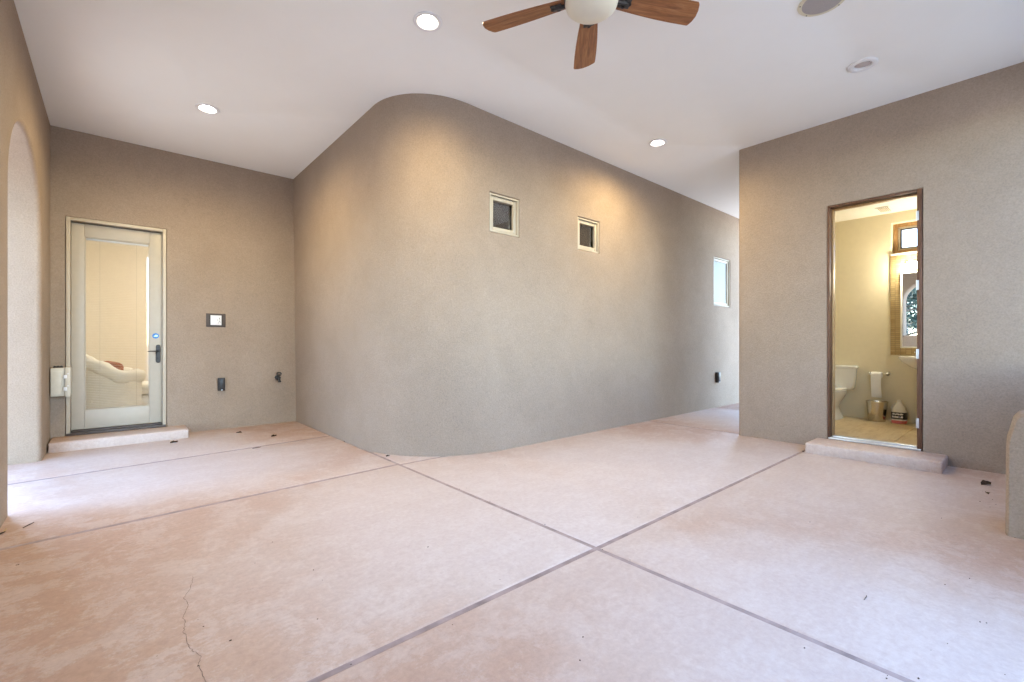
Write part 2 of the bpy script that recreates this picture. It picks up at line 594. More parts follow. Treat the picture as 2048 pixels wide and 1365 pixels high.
# left wall with a doorway arch and an arched window
w_left = thing('stucco_wall', 'tan stucco wall at far left with a tall arched doorway', 'wall', (XL, 3.2, 0), group=G_W)
b = B()
sheet(b, P_left, (-0.75, 7.05, -0.30, H), [{'loop': arch_loop(4.31, 6.06, -0.20, 2.12, 2.74), 'r': 0.04},
                                           {'loop': arch_loop(0.75, 2.20, 1.30, 2.20, 2.75), 'r': 0.05}], 0.42, seg=6)
b.build('wall_surface', 'stucco', w_left, sharp=30)

# back wall with the glazed door
w_back = thing('stucco_wall', 'tan stucco wall holding the glazed greige door', 'wall', (0.7, YB, 0), group=G_W)
DX0, DX1, DZ1 = -0.393, 0.472, 2.462
b = B()
sheet(b, P_back, (XL - 0.01, 2.10, -0.30, H), [{'loop': rect_loop(DX0, DX1, 0.04, DZ1), 'r': 0.012}], 0.17)
b.build('wall_surface', 'stucco', w_back, sharp=30)

# rounded block with three windows
w_block = thing('stucco_wall', 'tan stucco wall with a broad rounded corner and three small windows', 'wall', (2.0, 3.8, 0), group=G_W)
WINS = [(2.833, 3.231, 2.218, 2.616), (4.173, 4.583, 2.222, 2.614), (7.70, 8.33, 1.744, 2.585)]
b = B()
XS = 3.45
sheet(b, P_main, (XS, 9.30, -0.30, H), [{'loop': rect_loop(*w), 'r': 0.016} for w in WINS[1:]], 0.22)
def corner_path(x0, y0, xs, ys, cx, cyy, p, n=26):
    """down one face, round a superellipse corner, along the other face"""
    pts = [(x0, 7.0), (x0, (7.0 + cyy) / 2)]
    for k in range(n + 1):
        a = PI / 2 * k / n
        ca, sa = max(0.0, math.cos(a)) ** (2 / p), max(0.0, math.sin(a)) ** (2 / p)
        pts.append((cx - (cx - x0) * ca, cyy - (cyy - y0) * sa))
    return pts
top = corner_path(1.893, YM, 0, 0, 2.56, 4.20, 2.05)
bot = corner_path(1.930, YM, 0, 0, 3.05, 4.62, 2.0)
rings = []
for k in range(13):
    f = k / 12
    z = -0.3 + (H + 0.3) * f
    ff = max(0.0, min(1.0, z / H))
    rings.append([(t[0] * ff + q[0] * (1 - ff), t[1] * ff + q[1] * (1 - ff), z) for t, q in zip(top, bot)])
b.ring(rings, False)
# straight strip holding the first window, between the curve and the long face
W0 = WINS[0]
def strip_x(z):
    ff = max(0.0, min(1.0, z / H))
    return 2.56 * ff + 3.05 * (1 - ff)
vsx = []
zs = [-0.3 + (H + 0.3) * k / 12 for k in range(13)]
outer = [(XS, -0.3), (XS, H)] + [(strip_x(z), z) for z in reversed(zs)]
hl = rect_loop(*W0)
hl_off = offset_loop(hl, 0.016)
tri = tessellate_polygon([[Vector((x, y, 0)) for x, y in l] for l in (outer, hl_off)])
flat = outer + hl_off
b.add([P_main(x, y, 0) for x, y in flat], [tuple(f) for f in tri])
rr = []
for k in range(5):
    a = PI / 2 * k / 4
    rr.append([P_main(x, y, -0.016 * (1 - math.cos(a))) for x, y in offset_loop(hl, 0.016 * (1 - math.sin(a)))])
rr.append([P_main(x, y, -0.22) for x, y in hl])
b.ring(rr, True, False, False)
b.build('wall_surface', 'stucco', w_block, sharp=30, recalc=False)

def window(P, rect, parent, label, pale=False):
    u0, u1, v0, v1 = rect
    e = 0.004
    o = frame_bars(P, u0 + e, u1 - e, v0 + e, v1 - e, 0.016, -0.10, -0.012, 0.003).build('window', 'frame_paint', parent)
    o['label'] = label
    a0, a1, c0, c1 = u0 + 0.026, u1 - 0.026, v0 + 0.026, v1 - 0.026
    frame_bars(P, a0, a1, c0, c1, 0.037, -0.09, -0.030, 0.004).build('sash', 'frame_paint', o)
    s = B()
    pbox(s, P, u0 + 0.021, u1 - 0.021, v0 + 0.021, v1 - 0.021, -0.10, -0.092)
    s.build('reveal_strip', 'frame_paint' if pale else 'black_rubber', o)
    p = B()
    dd = 0.028 if pale else 0.0
    pbox(p, P, a0 + 0.035, a1 - 0.035, c0 + 0.035, c1 - 0.035, -0.072 + dd, -0.066 + dd)
    p.build('pane', 'glass_matte' if pale else 'glass_dark', o)
    k = B()
    pbox(k, P, a0 + 0.035, a1 - 0.035, c0 + 0.035, c1 - 0.035, -0.084 + dd, -0.080 + dd)
    k.build('shade' if pale else 'insect_screen', 'shade' if pale else 'screen', o)
window(P_main, WINS[0], w_block, 'small square window with dark screen nearest the rounded corner')
window(P_main, WINS[1], w_block, 'small square window with dark screen in the middle of the wall')
window(P_main, WINS[2], w_block, 'taller window with a pale shade at the far end of the passage', True)

# bathroom block
w_bath = thing('stucco_wall', 'tan stucco wall on the right with an open bathroom doorway', 'wall', (XW, 1.0, 0), group=G_W)
BY0, BY1, BZ1 = 0.667, 1.409, 2.527
b = B()
YE = YW - 0.03
sheet(b, P_bath, (-0.75, YE, -0.30, H), [{'loop': rect_loop(BY0, BY1, 0.05, BZ1), 'r': 0.010}], 0.15)
rings = []
for z in (-0.3, H):
    row = []
    for k in range(7):
        a = PI / 2 * k / 6
        row.append((XW + 0.03 - 0.03 * math.cos(a), YE + 0.03 * math.sin(a), z))
    row += [(8.15, YW, z), (8.15, YW - 0.15, z), (XW + 0.15, YW - 0.15, z), (XW + 0.15, YE, z)]
    rings.append(row)
b.ring(rings)
b.box((XBATH, -0.75, HB + 0.02), (8.15, YW - 0.15, H - 0.002))
b.box((XW + 0.15, -0.75, -0.3), (8.15, -0.45, H - 0.002))
b.build('wall_surface', 'stucco', w_bath, sharp=30)

# low wall beside the camera
w_low = thing('stucco_wall', 'low rounded stucco wall end at the right edge', 'wall', (3.82, 0, 0), group=G_W)
prof = [(0.100, -0.2), (0.098, 0.10), (0.096, 0.50), (0.092, 0.545), (0.080, 0.60), (0.067, 0.66), (0.050, 0.685), (0.020, 0.695),
        (-0.12, 0.695), (-0.16, 0.67), (-0.18, 0.60), (-0.19, -0.2)]
rings = []
for x, s in ((3.822, 0.0), (3.82, 0.0), (3.835, 0.010), (3.87, 0.0145), (3.95, 0.016), (4.06, 0.012), (4.12, 0.0), (4.14, -0.02)):
    if x == 3.822:
        continue
    rings.append([(x, y + (s if y > 0 else -s) - 0.010, z + (s * 0.6 if z > 0.5 else 0)) for y, z in prof])
b = B()
b.ring(rings)
b.build('wall_surface', 'stucco', w_low, sharp=50)

# unseen wall behind the camera, its openings shaped to steer daylight inside
w_south = thing('stucco_wall', 'unseen tan stucco wall behind the viewer, openings shaped for the daylight', 'wall', (1.5, -0.6, 0), group=G_W)
b = B()
sheet(b, lambda u, v, d: (u, -0.45 + d, v), (-0.93, XW + 0.1, -0.30, H), [{'loop': rect_loop(0.60, 2.90, -0.20, 3.25), 'r': 0.05}, {'loop': rect_loop(3.70, 5.52, 0.95, 3.10), 'r': 0.05}], 0.30)
b.build('wall_surface', 'stucco', w_south, sharp=30)

# ------------------------------------------------------------------ door in the back wall
fr = frame_bars(P_back, DX0 + 0.003, DX1 - 0.003, 0.10, DZ1 - 0.003, 0.034, -0.14, 0.012, 0.004, bottom=False)
pbox(fr, P_back, DX0 + 0.037, DX0 + 0.050, 0.10, DZ1 - 0.05, -0.14, -0.075, 0.002)
pbox(fr, P_back, DX1 - 0.050, DX1 - 0.037, 0.10, DZ1 - 0.05, -0.14, -0.075, 0.002)
door = fr.build('door', 'frame_paint', w_back)
door['label'] = 'greige door with one tall glass pane and built-in blinds'
sx0, sx1, sz0, sz1 = -0.352, 0.436, 0.152, 2.412
gx0, gx1, gz0, gz1 = -0.246, 0.317, 0.354, 2.272
ws = B()
pbox(ws, P_back, DX0 + 0.036, DX1 - 0.036, 0.105, DZ1 - 0.038, -0.136, -0.096)
# weather strip sits round the leaf, open in the middle
ws = frame_bars(P_back, DX0 + 0.0345, DX1 - 0.0345, 0.10, DZ1 - 0.0345, 0.035, -0.136, -0.098, 0.0, bottom=True)
ws.build('weather_strip', 'black_rubber', door)
st = B()
pbox(st, P_back, sx0, gx0 - 0.001, sz0, sz1, -0.095, -0.050, 0.003)
pbox(st, P_back, gx1 + 0.001, sx1, sz0, sz1, -0.095, -0.050, 0.003)
st.build('stile', 'door_paint', door)
rl = B()
pbox(rl, P_back, gx0, gx1, gz1 + 0.001, sz1, -0.095, -0.051, 0.003)
pbox(rl, P_back, gx0, gx1, sz0, gz0 - 0.001, -0.095, -0.051, 0.003)
rl.build('rail', 'door_paint', door)
frame_bars(P_back, gx0, gx1, gz0, gz1, 0.010, -0.092, -0.056, 0.002).build('glazing_bead', 'frame_paint', door)
p = B()
pbox(p, P_back, gx0 + 0.008, gx1 - 0.008, gz0 + 0.008, gz1 - 0.008, -0.0645, -0.0615)
p.build('pane', 'glass', door)
bl = B()
nsl = 100
for k in range(nsl):
    z = gz0 + 0.014 + (gz1 - 0.034 - gz0 - 0.014) * k / (nsl - 1)
    y0, y1 = YB + 0.070, YB + 0.082
    bl.add([(gx0 + 0.011, y0, z - 0.0009), (gx1 - 0.011, y0, z - 0.0009), (gx1 - 0.011, y1, z + 0.0009), (gx0 + 0.011, y1, z + 0.0009)], [(0, 1, 2, 3)])
tag(bl.build('blind_slats', 'slat', door, recalc=False), kind='stuff')
hd = B()
pbox(hd, P_back, gx0 + 0.011, gx1 - 0.011, gz1 - 0.030, gz1 - 0.011, -0.086, -0.068, 0.002)
hd.build('blind_headrail', 'white_plastic', door)
for x in (gx0 + 0.125, gx1 - 0.120):
    c = B()
    pbox(c, P_back, x - 0.0015, x + 0.0015, gz0 + 0.012, gz1 - 0.03, -0.069, -0.0675)
    c.build('blind_cord', 'beige_metal', door)
sl = B()
pbox(sl, P_back, DX0 + 0.006, DX1 - 0.006, 0.100, 0.126, -0.13, 0.030, 0.004)
pbox(sl, P_back, DX0 + 0.036, DX1 - 0.036, 0.126, 0.144, -0.13, -0.030, 0.003)
sl.build('sill', 'bronze_plate', door)
h = B()
hx, hz0, hz1 = 0.396, 0.862, 1.080
poly = []
for k in range(9):
    a = PI * k / 8
    poly.append((hx + 0.0225 * math.cos(a), hz1 - 0.0225 + 0.0225 * math.sin(a)))
for k in range(9):
    a = PI + PI * k / 8
    poly.append((hx + 0.0225 * math.cos(a), hz0 + 0.0225 + 0.0225 * math.sin(a)))
n = len(poly)
for ins, d0 in ((0.0, -0.050),):
    r0 = [P_back(x, z, -0.050) for x, z in poly]
    r1 = [P_back(x, z, -0.042) for x, z in poly]
    r2 = [P_back(x, z, -0.038) for x, z in offset_loop(poly, -0.004)]
    h.ring([r0, r1, r2])
h.lathe([(0.013, 0.0), (0.013, -0.010), (0.010, -0.020)], (hx, YB + 0.040, 1.002), 20, 'Y')
h.lathe([(0.012, 0.0), (0.012, -0.010), (0.010, -0.012)], (hx, YB + 0.040, 0.925), 20, 'Y')
h.tube([(hx, YB + 0.022, 1.002), (hx - 0.012, YB + 0.002, 1.002), (hx - 0.04, YB - 0.010, 1.003), (hx - 0.075, YB - 0.012, 1.003), (hx - 0.100, YB - 0.008, 0.999)],
       [0.008, 0.0085, 0.0075, 0.0065, 0.005], 10)
h.build('handle', 'bronze', door)
s = B()
s.lathe([(0.034, 0.0), (0.034, -0.0015)], (0.372, YB + 0.0495, 1.184), 8, 'Y')
s.build('sticker', 'sticker_blue', door)
s = B()
s.add([(0.372 + x, YB + 0.0475, 1.184 + z) for x, z in ((-0.021, -0.010), (-0.012, 0.002), (-0.002, 0.014), (0.014, 0.013), (0.021, 0.002), (0.017, -0.011), (0.004, -0.010))], [tuple(range(7))])
s.build('sticker_mark', 'sticker_pale', door, recalc=False)

# concrete steps
def step(x0, x1, y0, y1, h, label):
    b = B()
    b.box((x0, y0, -0.01), (x1, y1, h), 0.014, 3)
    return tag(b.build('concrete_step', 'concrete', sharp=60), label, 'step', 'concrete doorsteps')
step(XL + 0.012, 0.652, 6.44, YB - 0.002, 0.100, 'low pink concrete step below the glazed door')
step(5.215, XW - 0.002, 0.497, 1.502, 0.100, 'low pink concrete step in front of the bathroom doorway')

# ------------------------------------------------------------------ bathroom doorway
jb = B()
pbox(jb, P_bath, BY1 - 0.020, BY1 - 0.002, 0.10, BZ1 - 0.002, -0.15, 0.006, 0.003)
pbox(jb, P_bath, BY0 + 0.002, BY0 + 0.038, 0.10, BZ1 - 0.002, -0.15, 0.006, 0.003)
pbox(jb, P_bath, BY0 + 0.038, BY1 - 0.020, BZ1 - 0.022, BZ1 - 0.003, -0.15, 0.005, 0.003)
bdoor = jb.build('door_frame', 'dark_wood', w_bath)
bdoor['label'] = 'dark walnut frame of the open bathroom doorway'
stp = B()
pbox(stp, P_bath, BY1 - 0.034, BY1 - 0.020, 0.13, BZ1 - 0.024, -0.14, -0.075, 0.003)
pbox(stp, P_bath, BY0 + 0.038, BY1 - 0.036, BZ1 - 0.036, BZ1 - 0.0235, -0.14, -0.075, 0.003)
stp.build('door_stop', 'oak_trim', bdoor)
for z0, z1 in ((2.234, 2.322), (1.59, 1.68), (0.952, 1.042), (0.310, 0.400)):
    hb = B()
    pbox(hb, P_bath, BY0 + 0.024, BY0 + 0.0395, z0, z1, 0.0045, 0.0075, 0.0015)
    hb.tube([P_bath(BY0 + 0.041, z0, 0.006), P_bath(BY0 + 0.041, z1, 0.006)], 0.004, 8)
    hb.build('hinge', 'alu', bdoor)
th = B()
pbox(th, P_bath, BY0 + 0.01, BY1 - 0.01, 0.101, 0.118, -0.12, 0.012, 0.003)
pbox(th, P_bath, BY0 + 0.04, BY1 - 0.03, 0.118, 0.134, -0.11, -0.035, 0.004)
th.build('threshold', 'alu', bdoor)
lf = B()
lf.box((XW + 0.155, BY0 - 0.020, 0.135), (XW + 0.155 + 0.66, BY0 + 0.022, BZ1 - 0.03), 0.003)
lf.build('door_leaf', 'dark_wood', bdoor)

# ------------------------------------------------------------------ bathroom shell
b = B()
nx, ny = 5, 6
bf = B()
bf.box((XW + 0.11, -0.46, 0.0), (XBATH + 0.05, YW - 0.14, ZB - 0.006))
bfloor = tag(bf.build('bathroom_floor', 'gap'), 'pale travertine tile floor of the bathroom', kind='structure')
x0, y0 = XW + 0.112, -0.455
tw = 0.455
for i in range(4):
    for j in range(6):
        xa_, xb_ = x0 + i * tw, min(x0 + (i + 1) * tw, XBATH + 0.04)
        ya_, yb_ = y0 + j * tw, min(y0 + (j + 1) * tw, YW - 0.145)
        if xb_ - xa_ < 0.02 or yb_ - ya_ < 0.02:
            continue
        t = B()
        t.box((xa_ + 0.0015, ya_ + 0.0015, ZB - 0.012), (xb_ - 0.0015, yb_ - 0.0015, ZB), 0.0015, 1)
        t.build('tile', 'bath_floor', bfloor)
c = B()
c.box((XW + 0.152, -0.46, HB), (XBATH + 0.10, YW - 0.152, HB + 0.05))
tag(c.build('bathroom_ceiling', 'bath_white'), 'smooth white bathroom ceiling', kind='structure')

w_bb = thing('painted_wall', 'cream bathroom wall behind toilet and sink', 'wall', (XBATH, 1.0, ZB), group='cream bathroom walls')
P_bb = lambda u, v, d: (XBATH - d, u, v)
BW = (0.42, 1.180, 2.232, 2.622)
b = B()
sheet(b, P_bb, (-0.455, YW - 0.15, ZB - 0.05, HB + 0.01), [{'loop': rect_loop(*BW), 'r': 0.012}], 0.16)
b.build('wall_surface', 'cream', w_bb, sharp=30)
wf = frame_bars(P_bb, BW[0] + 0.002, BW[1] - 0.002, BW[2] + 0.002, BW[3] - 0.002, 0.045, -0.155, -0.085, 0.003).build('window', 'oak_trim', w_bb)
wf['label'] = 'small high oak framed window above the bathroom mirror'
frame_bars(P_bb, BW[0] + 0.048, BW[1] - 0.048, BW[2] + 0.048, BW[3] - 0.048, 0.020, -0.150, -0.100, 0.002).build('sash', 'frame_paint', wf)
frame_bars(P_bb, BW[0] + 0.069, BW[1] - 0.069, BW[2] + 0.069, BW[3] - 0.069, 0.014, -0.148, -0.108, 0.001).build('inner_frame', 'bronze_plate', wf)
p = B()
pbox(p, P_bb, BW[0] + 0.07, BW[1] - 0.07, BW[2] + 0.07, BW[3] - 0.07, -0.130, -0.126)
p.build('pane', 'glass', wf)
s = B()
pbox(s, P_bb, BW[0] - 0.012, BW[1] + 0.012, BW[2] - 0.022, BW[2] + 0.001, -0.084, 0.022, 0.004)
s.build('sill', 'bath_white', wf)
b = B()
b.box((XW + 0.153, YW - 0.165, ZB - 0.05), (XBATH, YW - 0.151, HB))
tag(b.build('painted_wall', 'cream'), 'cream side wall left of the toilet', 'wall', 'cream bathroom walls')
b = B()
b.box((XW + 0.153, -0.448, ZB - 0.05), (XBATH, -0.430, HB))
tag(b.build('painted_wall', 'cream'), 'cream side wall beyond the sink', 'wall', 'cream bathroom walls')
b = B()
sheet(b, lambda u, v, d: (XW + 0.152 + d, u, v), (-0.43, YW - 0.165, ZB, HB), [{'loop': rect_loop(BY0 - 0.03, BY1 + 0.003, ZB + 0.001, BZ1 + 0.002), 'r': 0.001}], 0.001)
tag(b.build('painted_wall', 'cream'), 'cream inner face of the doorway wall', 'wall', 'cream bathroom walls')

# tile panel, mirror and lamp above the sink
tp = B()
pbox(tp, P_bb, 0.405, 1.190, 0.948, 2.206, 0.0, 0.011, 0.001)
tag(tp.build('tile_panel', 'mosaic'), 'straw coloured mosaic tile panel around the bathroom mirror', 'tiles')
mir = thing('wall_mirror', 'narrow framed mirror showing the arched window, above the sink', 'mirror', (XBATH - 0.011, 0.80, 1.034))
frame_bars(P_bb, 0.505, 1.092, 1.036, 1.985, 0.018, 0.012, 0.030, 0.003).build('frame', 'bath_white', mir)
p = B()
pbox(p, P_bb, 0.522, 1.075, 1.053, 1.968, 0.013, 0.020)
p.build('glass', 'mirror', mir)
vl = thing('vanity_light', 'glowing globe lamp between bathroom window and mirror', 'lamp', (XBATH - 0.011, 0.80, 2.06))
b = B()
pbox(b, P_bb, 0.56, 1.04, 2.075, 2.12, 0.012, 0.035, 0.006)
b.build('base', 'chrome', vl)
for y in (0.97, 0.63):
    gl = B()
    gl.lathe([(0.004, -0.062), (0.03, -0.055), (0.052, -0.034), (0.060, -0.005), (0.056, 0.022), (0.040, 0.042), (0.022, 0.050)], (XBATH - 0.11, y, 2.052), 24)
    gl.build('globe', 'globe', vl)
    ar = B()
    ar.tube([(XBATH - 0.035, y, 2.098), (XBATH - 0.08, y, 2.112), (XBATH - 0.11, y, 2.104)], 0.010, 8)
    ar.build('arm', 'chrome', vl)

# toilet
def ell(cx, cyy, rx, ry, z, n=28, k=2.4):
    out = []
    for i in range(n):
        a = 2 * PI * i / n
        ca, sa = math.cos(a), math.sin(a)
        out.append((cx + rx * math.copysign(abs(ca) ** (2 / k), ca), cyy + ry * math.copysign(abs(sa) ** (2 / k), sa), z))
    return out
TY = 1.755
tl = thing('toilet', 'cream porcelain toilet half hidden by the door jamb', 'toilet', (XBATH - 0.35, TY, ZB))
b = B()
tx = XBATH - 0.105
b.ring([ell(tx, TY, 0.080, 0.195, ZB + 0.375, k=4), ell(tx, TY, 0.092, 0.212, ZB + 0.40, k=5), ell(tx, TY, 0.095, 0.222, ZB + 0.52, k=6), ell(tx, TY, 0.098, 0.232, ZB + 0.650, k=6)])
b.build('tank', 'porcelain', tl)
b = B()
b.ring([ell(tx, TY, 0.100, 0.236, ZB + 0.651, k=6), ell(tx, TY, 0.106, 0.244, ZB + 0.660, k=6), ell(tx, TY, 0.106, 0.244, ZB + 0.682, k=6), ell(tx, TY, 0.096, 0.234, ZB + 0.694, k=6)])
b.build('tank_lid', 'porcelain', tl)
bx = XBATH - 0.42
b = B()
b.ring([ell(bx + 0.10, TY, 0.23, 0.115, ZB, k=3), ell(bx + 0.10, TY, 0.225, 0.108, ZB + 0.03, k=3), ell(bx + 0.10, TY, 0.195, 0.082, ZB + 0.10, k=2.6), ell(bx + 0.09, TY, 0.195, 0.080, ZB + 0.16, k=2.4),
        ell(bx + 0.05, TY, 0.225, 0.115, ZB + 0.23), ell(bx + 0.02, TY, 0.255, 0.160, ZB + 0.30), ell(bx + 0.01, TY, 0.268, 0.182, ZB + 0.345), ell(bx + 0.01, TY, 0.268, 0.184, ZB + 0.372)])
b.build('bowl', 'porcelain', tl)
b = B()
b.ring([ell(bx, TY, 0.262, 0.182, ZB + 0.374), ell(bx, TY, 0.268, 0.188, ZB + 0.380), ell(bx, TY, 0.264, 0.184, ZB + 0.391)])
b.build('seat', 'porcelain', tl)
b = B()
b.ring([ell(bx, TY, 0.260, 0.180, ZB + 0.394), ell(bx, TY, 0.264, 0.184, ZB + 0.400), ell(bx, TY, 0.250, 0.170, ZB + 0.415)])
b.build('seat_cover', 'porcelain', tl)

# paper holder with roll
hx0 = XBATH - 0.075
hold = thing('paper_holder', 'chrome toilet paper holder on the cream wall', 'holder', (XBATH, 1.30, 0.70))
for y in (1.215, 1.392):
    b = B()
    b.lathe([(0.024, 0.0), (0.024, -0.006), (0.012, -0.014), (0.009, -0.055), (0.014, -0.066), (0.014, -0.084), (0.008, -0.090)], (XBATH - 0.001, y, 0.705), 18, 'X')
    b.build('post', 'chrome', hold)
b = B()
b.tube([(hx0, 1.218, 0.705), (hx0, 1.389, 0.705)], 0.006, 10)
b.build('bar', 'chrome', hold)
rl_ = thing('toilet_paper', 'white toilet paper roll with a long hanging sheet', 'toilet paper', (hx0, 1.315, 0.69))
b = B()
b.lathe([(0.012, -0.055), (0.040, -0.055), (0.040, 0.055), (0.012, 0.055)], (hx0, 1.318, 0.690), 28, 'Y', False, False)
b.build('roll', 'paper', rl_)
b = B()
rows = []
for k in range(12):
    z = 0.690 - 0.285 * k / 11
    x = hx0 - 0.0405 - 0.004 * math.sin(k * 0.5)
    rows.append([(x, 1.263 + 0.004 * math.sin(k * 0.4), z), (x - 0.003, 1.318, z), (x, 1.373 - 0.0025 * k * 0.3, z)])
b.ring(rows, False)
b.build('hanging_sheet', 'paper', rl_, recalc=False)

# waste basket
wb = thing('waste_basket', 'small brushed steel waste basket below the toilet paper', 'waste basket', (7.30, 1.302, ZB))
b = B()
b.lathe([(0.002, 0.004), (0.082, 0.004), (0.085, 0.0), (0.088, 0.008), (0.112, 0.246), (0.109, 0.246), (0.085, 0.012), (0.002, 0.012)], (7.30, 1.302, ZB), 40, cap0=False, cap1=False)
b.build('body', 'steel', wb)
b = B()
b.lathe([(0.108, 0.243), (0.115, 0.243), (0.116, 0.248), (0.112, 0.252), (0.108, 0.248)], (7.30, 1.302, ZB), 40, cap0=False, cap1=False)
b.build('rim', 'steel', wb)

# cleaner jug
JX, JY = 7.30, 1.083
jug = thing('jug', 'milky plastic jug with black label and red liquid beside the basket', 'jug', (JX, JY, ZB))
def sq(r, z, k=3.2):
    return ell(JX, JY, r, r * 1.02, z, 28, k)
b = B()
b.ring([sq(0.070, ZB + 0.038), sq(0.072, ZB + 0.06), sq(0.072, ZB + 0.135), sq(0.070, ZB + 0.16), sq(0.060, ZB + 0.200, 2.6), sq(0.040, ZB + 0.236, 2.2), sq(0.022, ZB + 0.258, 2), sq(0.019, ZB + 0.272, 2)])
b.build('body', 'plastic_clear', jug)
b = B()
b.ring([sq(0.066, ZB), sq(0.0725, ZB + 0.006), sq(0.0725, ZB + 0.032), sq(0.070, ZB + 0.037)])
b.build('liquid_band', 'red_fluid', jug)
b = B()
b.lathe([(0.021, 0.262), (0.021, 0.284), (0.018, 0.287)], (JX, JY, ZB), 20)
b.build('cap', 'plastic_clear', jug)
b = B()
b.tube([(JX - 0.02, JY + 0.03, ZB + 0.245), (JX - 0.035, JY + 0.055, ZB + 0.225), (JX - 0.04, JY + 0.066, ZB + 0.19), (JX - 0.036, JY + 0.062, ZB + 0.165)], 0.009, 8)
b.build('grip', 'plastic_clear', jug)
b = B()
b.ring([sq(0.0732, ZB + 0.055), sq(0.0736, ZB + 0.058), sq(0.0736, ZB + 0.136), sq(0.0732, ZB + 0.139)], cap0=False, cap1=False)
lab = b.build('label', 'label_black', jug)
def on_jug(y, z, e=0.0022):
    # point on the label's front, seen from the doorway
    k = 3.2
    t = min(0.985, abs(y) / (0.0736 * 1.02))
    x = 0.0736 * (1 - t ** k) ** (1 / k)
    return (JX - x - e, JY + y, z)
def patch(b, y0, y1, z0, z1, slant=0.0):
    n = 5
    vs, fs = [], []
    for i in range(n + 1):
        y = y0 + (y1 - y0) * i / n
        vs += [on_jug(y, z0), on_jug(y + slant, z1)]
    for i in range(n):
        fs.append((2 * i, 2 * i + 2, 2 * i + 3, 2 * i + 1))
    b.add(vs, fs)
b = B()
yy = 0.056
for k, w in enumerate((0.013, 0.008, 0.012, 0.009, 0.012, 0.010, 0.013, 0.009)):
    patch(b, yy - w, yy, ZB + 0.107 + 0.002 * (k % 2), ZB + 0.128 - 0.003 * (k % 3), -0.002)
    yy -= w + 0.0022
b.build('lettering', 'label_white', jug, recalc=False)
b = B()
yy = 0.058
for k, w in enumerate((0.014, 0.006, 0.012, 0.022, 0.007, 0.012, 0.018)):
    patch(b, yy - w, yy, ZB + 0.072, ZB + 0.094 - 0.004 * (k % 2))
    yy -= w + 0.002
b.build('label_band', 'label_white', jug, recalc=False)
b = B()
yy = -0.004
for w in (0.008, 0.007, 0.006):
    n = 3
    vs = [on_jug(yy, ZB + 0.078, 0.0034), on_jug(yy - w, ZB + 0.078, 0.0034), on_jug(yy - w, ZB + 0.089, 0.0034), on_jug(yy, ZB + 0.089, 0.0034)]
    b.add(vs, [(0, 1, 2, 3)])
    yy -= w + 0.001
b.build('label_emblem', 'label_blue', jug, recalc=False)

# pedestal sink
SY = 0.80
sk = thing('pedestal_sink', 'white pedestal sink cut off by the right door jamb', 'sink', (XBATH - 0.2, SY, ZB))
b = B()
sxx = XBATH - 0.235
b.ring([ell(sxx + 0.06, SY, 0.10, 0.09, ZB + 0.66), ell(sxx + 0.03, SY, 0.16, 0.17, ZB + 0.70), ell(sxx + 0.005, SY, 0.215, 0.245, ZB + 0.765, k=2.7), ell(sxx, SY, 0.228, 0.268, ZB + 0.805, k=2.8),
        ell(sxx, SY, 0.230, 0.272, ZB + 0.822, k=2.8), ell(sxx, SY, 0.222, 0.262, ZB + 0.830, k=2.8), ell(sxx - 0.02, SY, 0.165, 0.205, ZB + 0.828), ell(sxx - 0.02, SY, 0.150, 0.185, ZB + 0.79), ell(sxx - 0.01, SY, 0.09, 0.10, ZB + 0.73)])
b.build('basin', 'porcelain', sk)
b = B()
b.ring([ell(sxx + 0.07, SY, 0.115, 0.120, ZB), ell(sxx + 0.07, SY, 0.108, 0.112, ZB + 0.05), ell(sxx + 0.075, SY, 0.078, 0.082, ZB + 0.16), ell(sxx + 0.075, SY, 0.070, 0.072, ZB + 0.42), ell(sxx + 0.07, SY, 0.085, 0.092, ZB + 0.62), ell(sxx + 0.06, SY, 0.095, 0.105, ZB + 0.68)])
b.build('pedestal', 'porcelain', sk)
b = B()
b.tube([(XBATH - 0.06, SY, ZB + 0.828), (XBATH - 0.06, SY, ZB + 0.90), (XBATH - 0.09, SY, ZB + 0.93), (XBATH - 0.15, SY, ZB + 0.925), (XBATH - 0.165, SY, ZB + 0.905)], 0.012, 10)
b.build('faucet', 'chrome', sk)
for y in (SY - 0.10, SY + 0.10):
    b = B()
    b.lathe([(0.020, 0.0), (0.016, 0.03), (0.010, 0.045)], (XBATH - 0.06, y, ZB + 0.829), 16)
    b.tube([(XBATH - 0.06, y, ZB + 0.872), (XBATH - 0.06, y + (0.055 if y > SY else -0.055), ZB + 0.880)], 0.007, 8)
    b.build('tap_handle', 'chrome', sk)

cv = thing('ceiling_vent', 'small tan vent grille in the bathroom ceiling', 'vent', (7.12, 1.24, HB))
b = B()
b.box((7.02, 1.14, HB - 0.012), (7.26, 1.27, HB - 0.0005), 0.003)
b.build('frame', 'bath_white', cv)
for k in range(6):
    b = B()
    b.box((7.035, 1.152 + k * 0.0175, HB - 0.017), (7.245, 1.162 + k * 0.0175, HB - 0.0122), 0.001)
    b.build('slat', 'vent', cv)

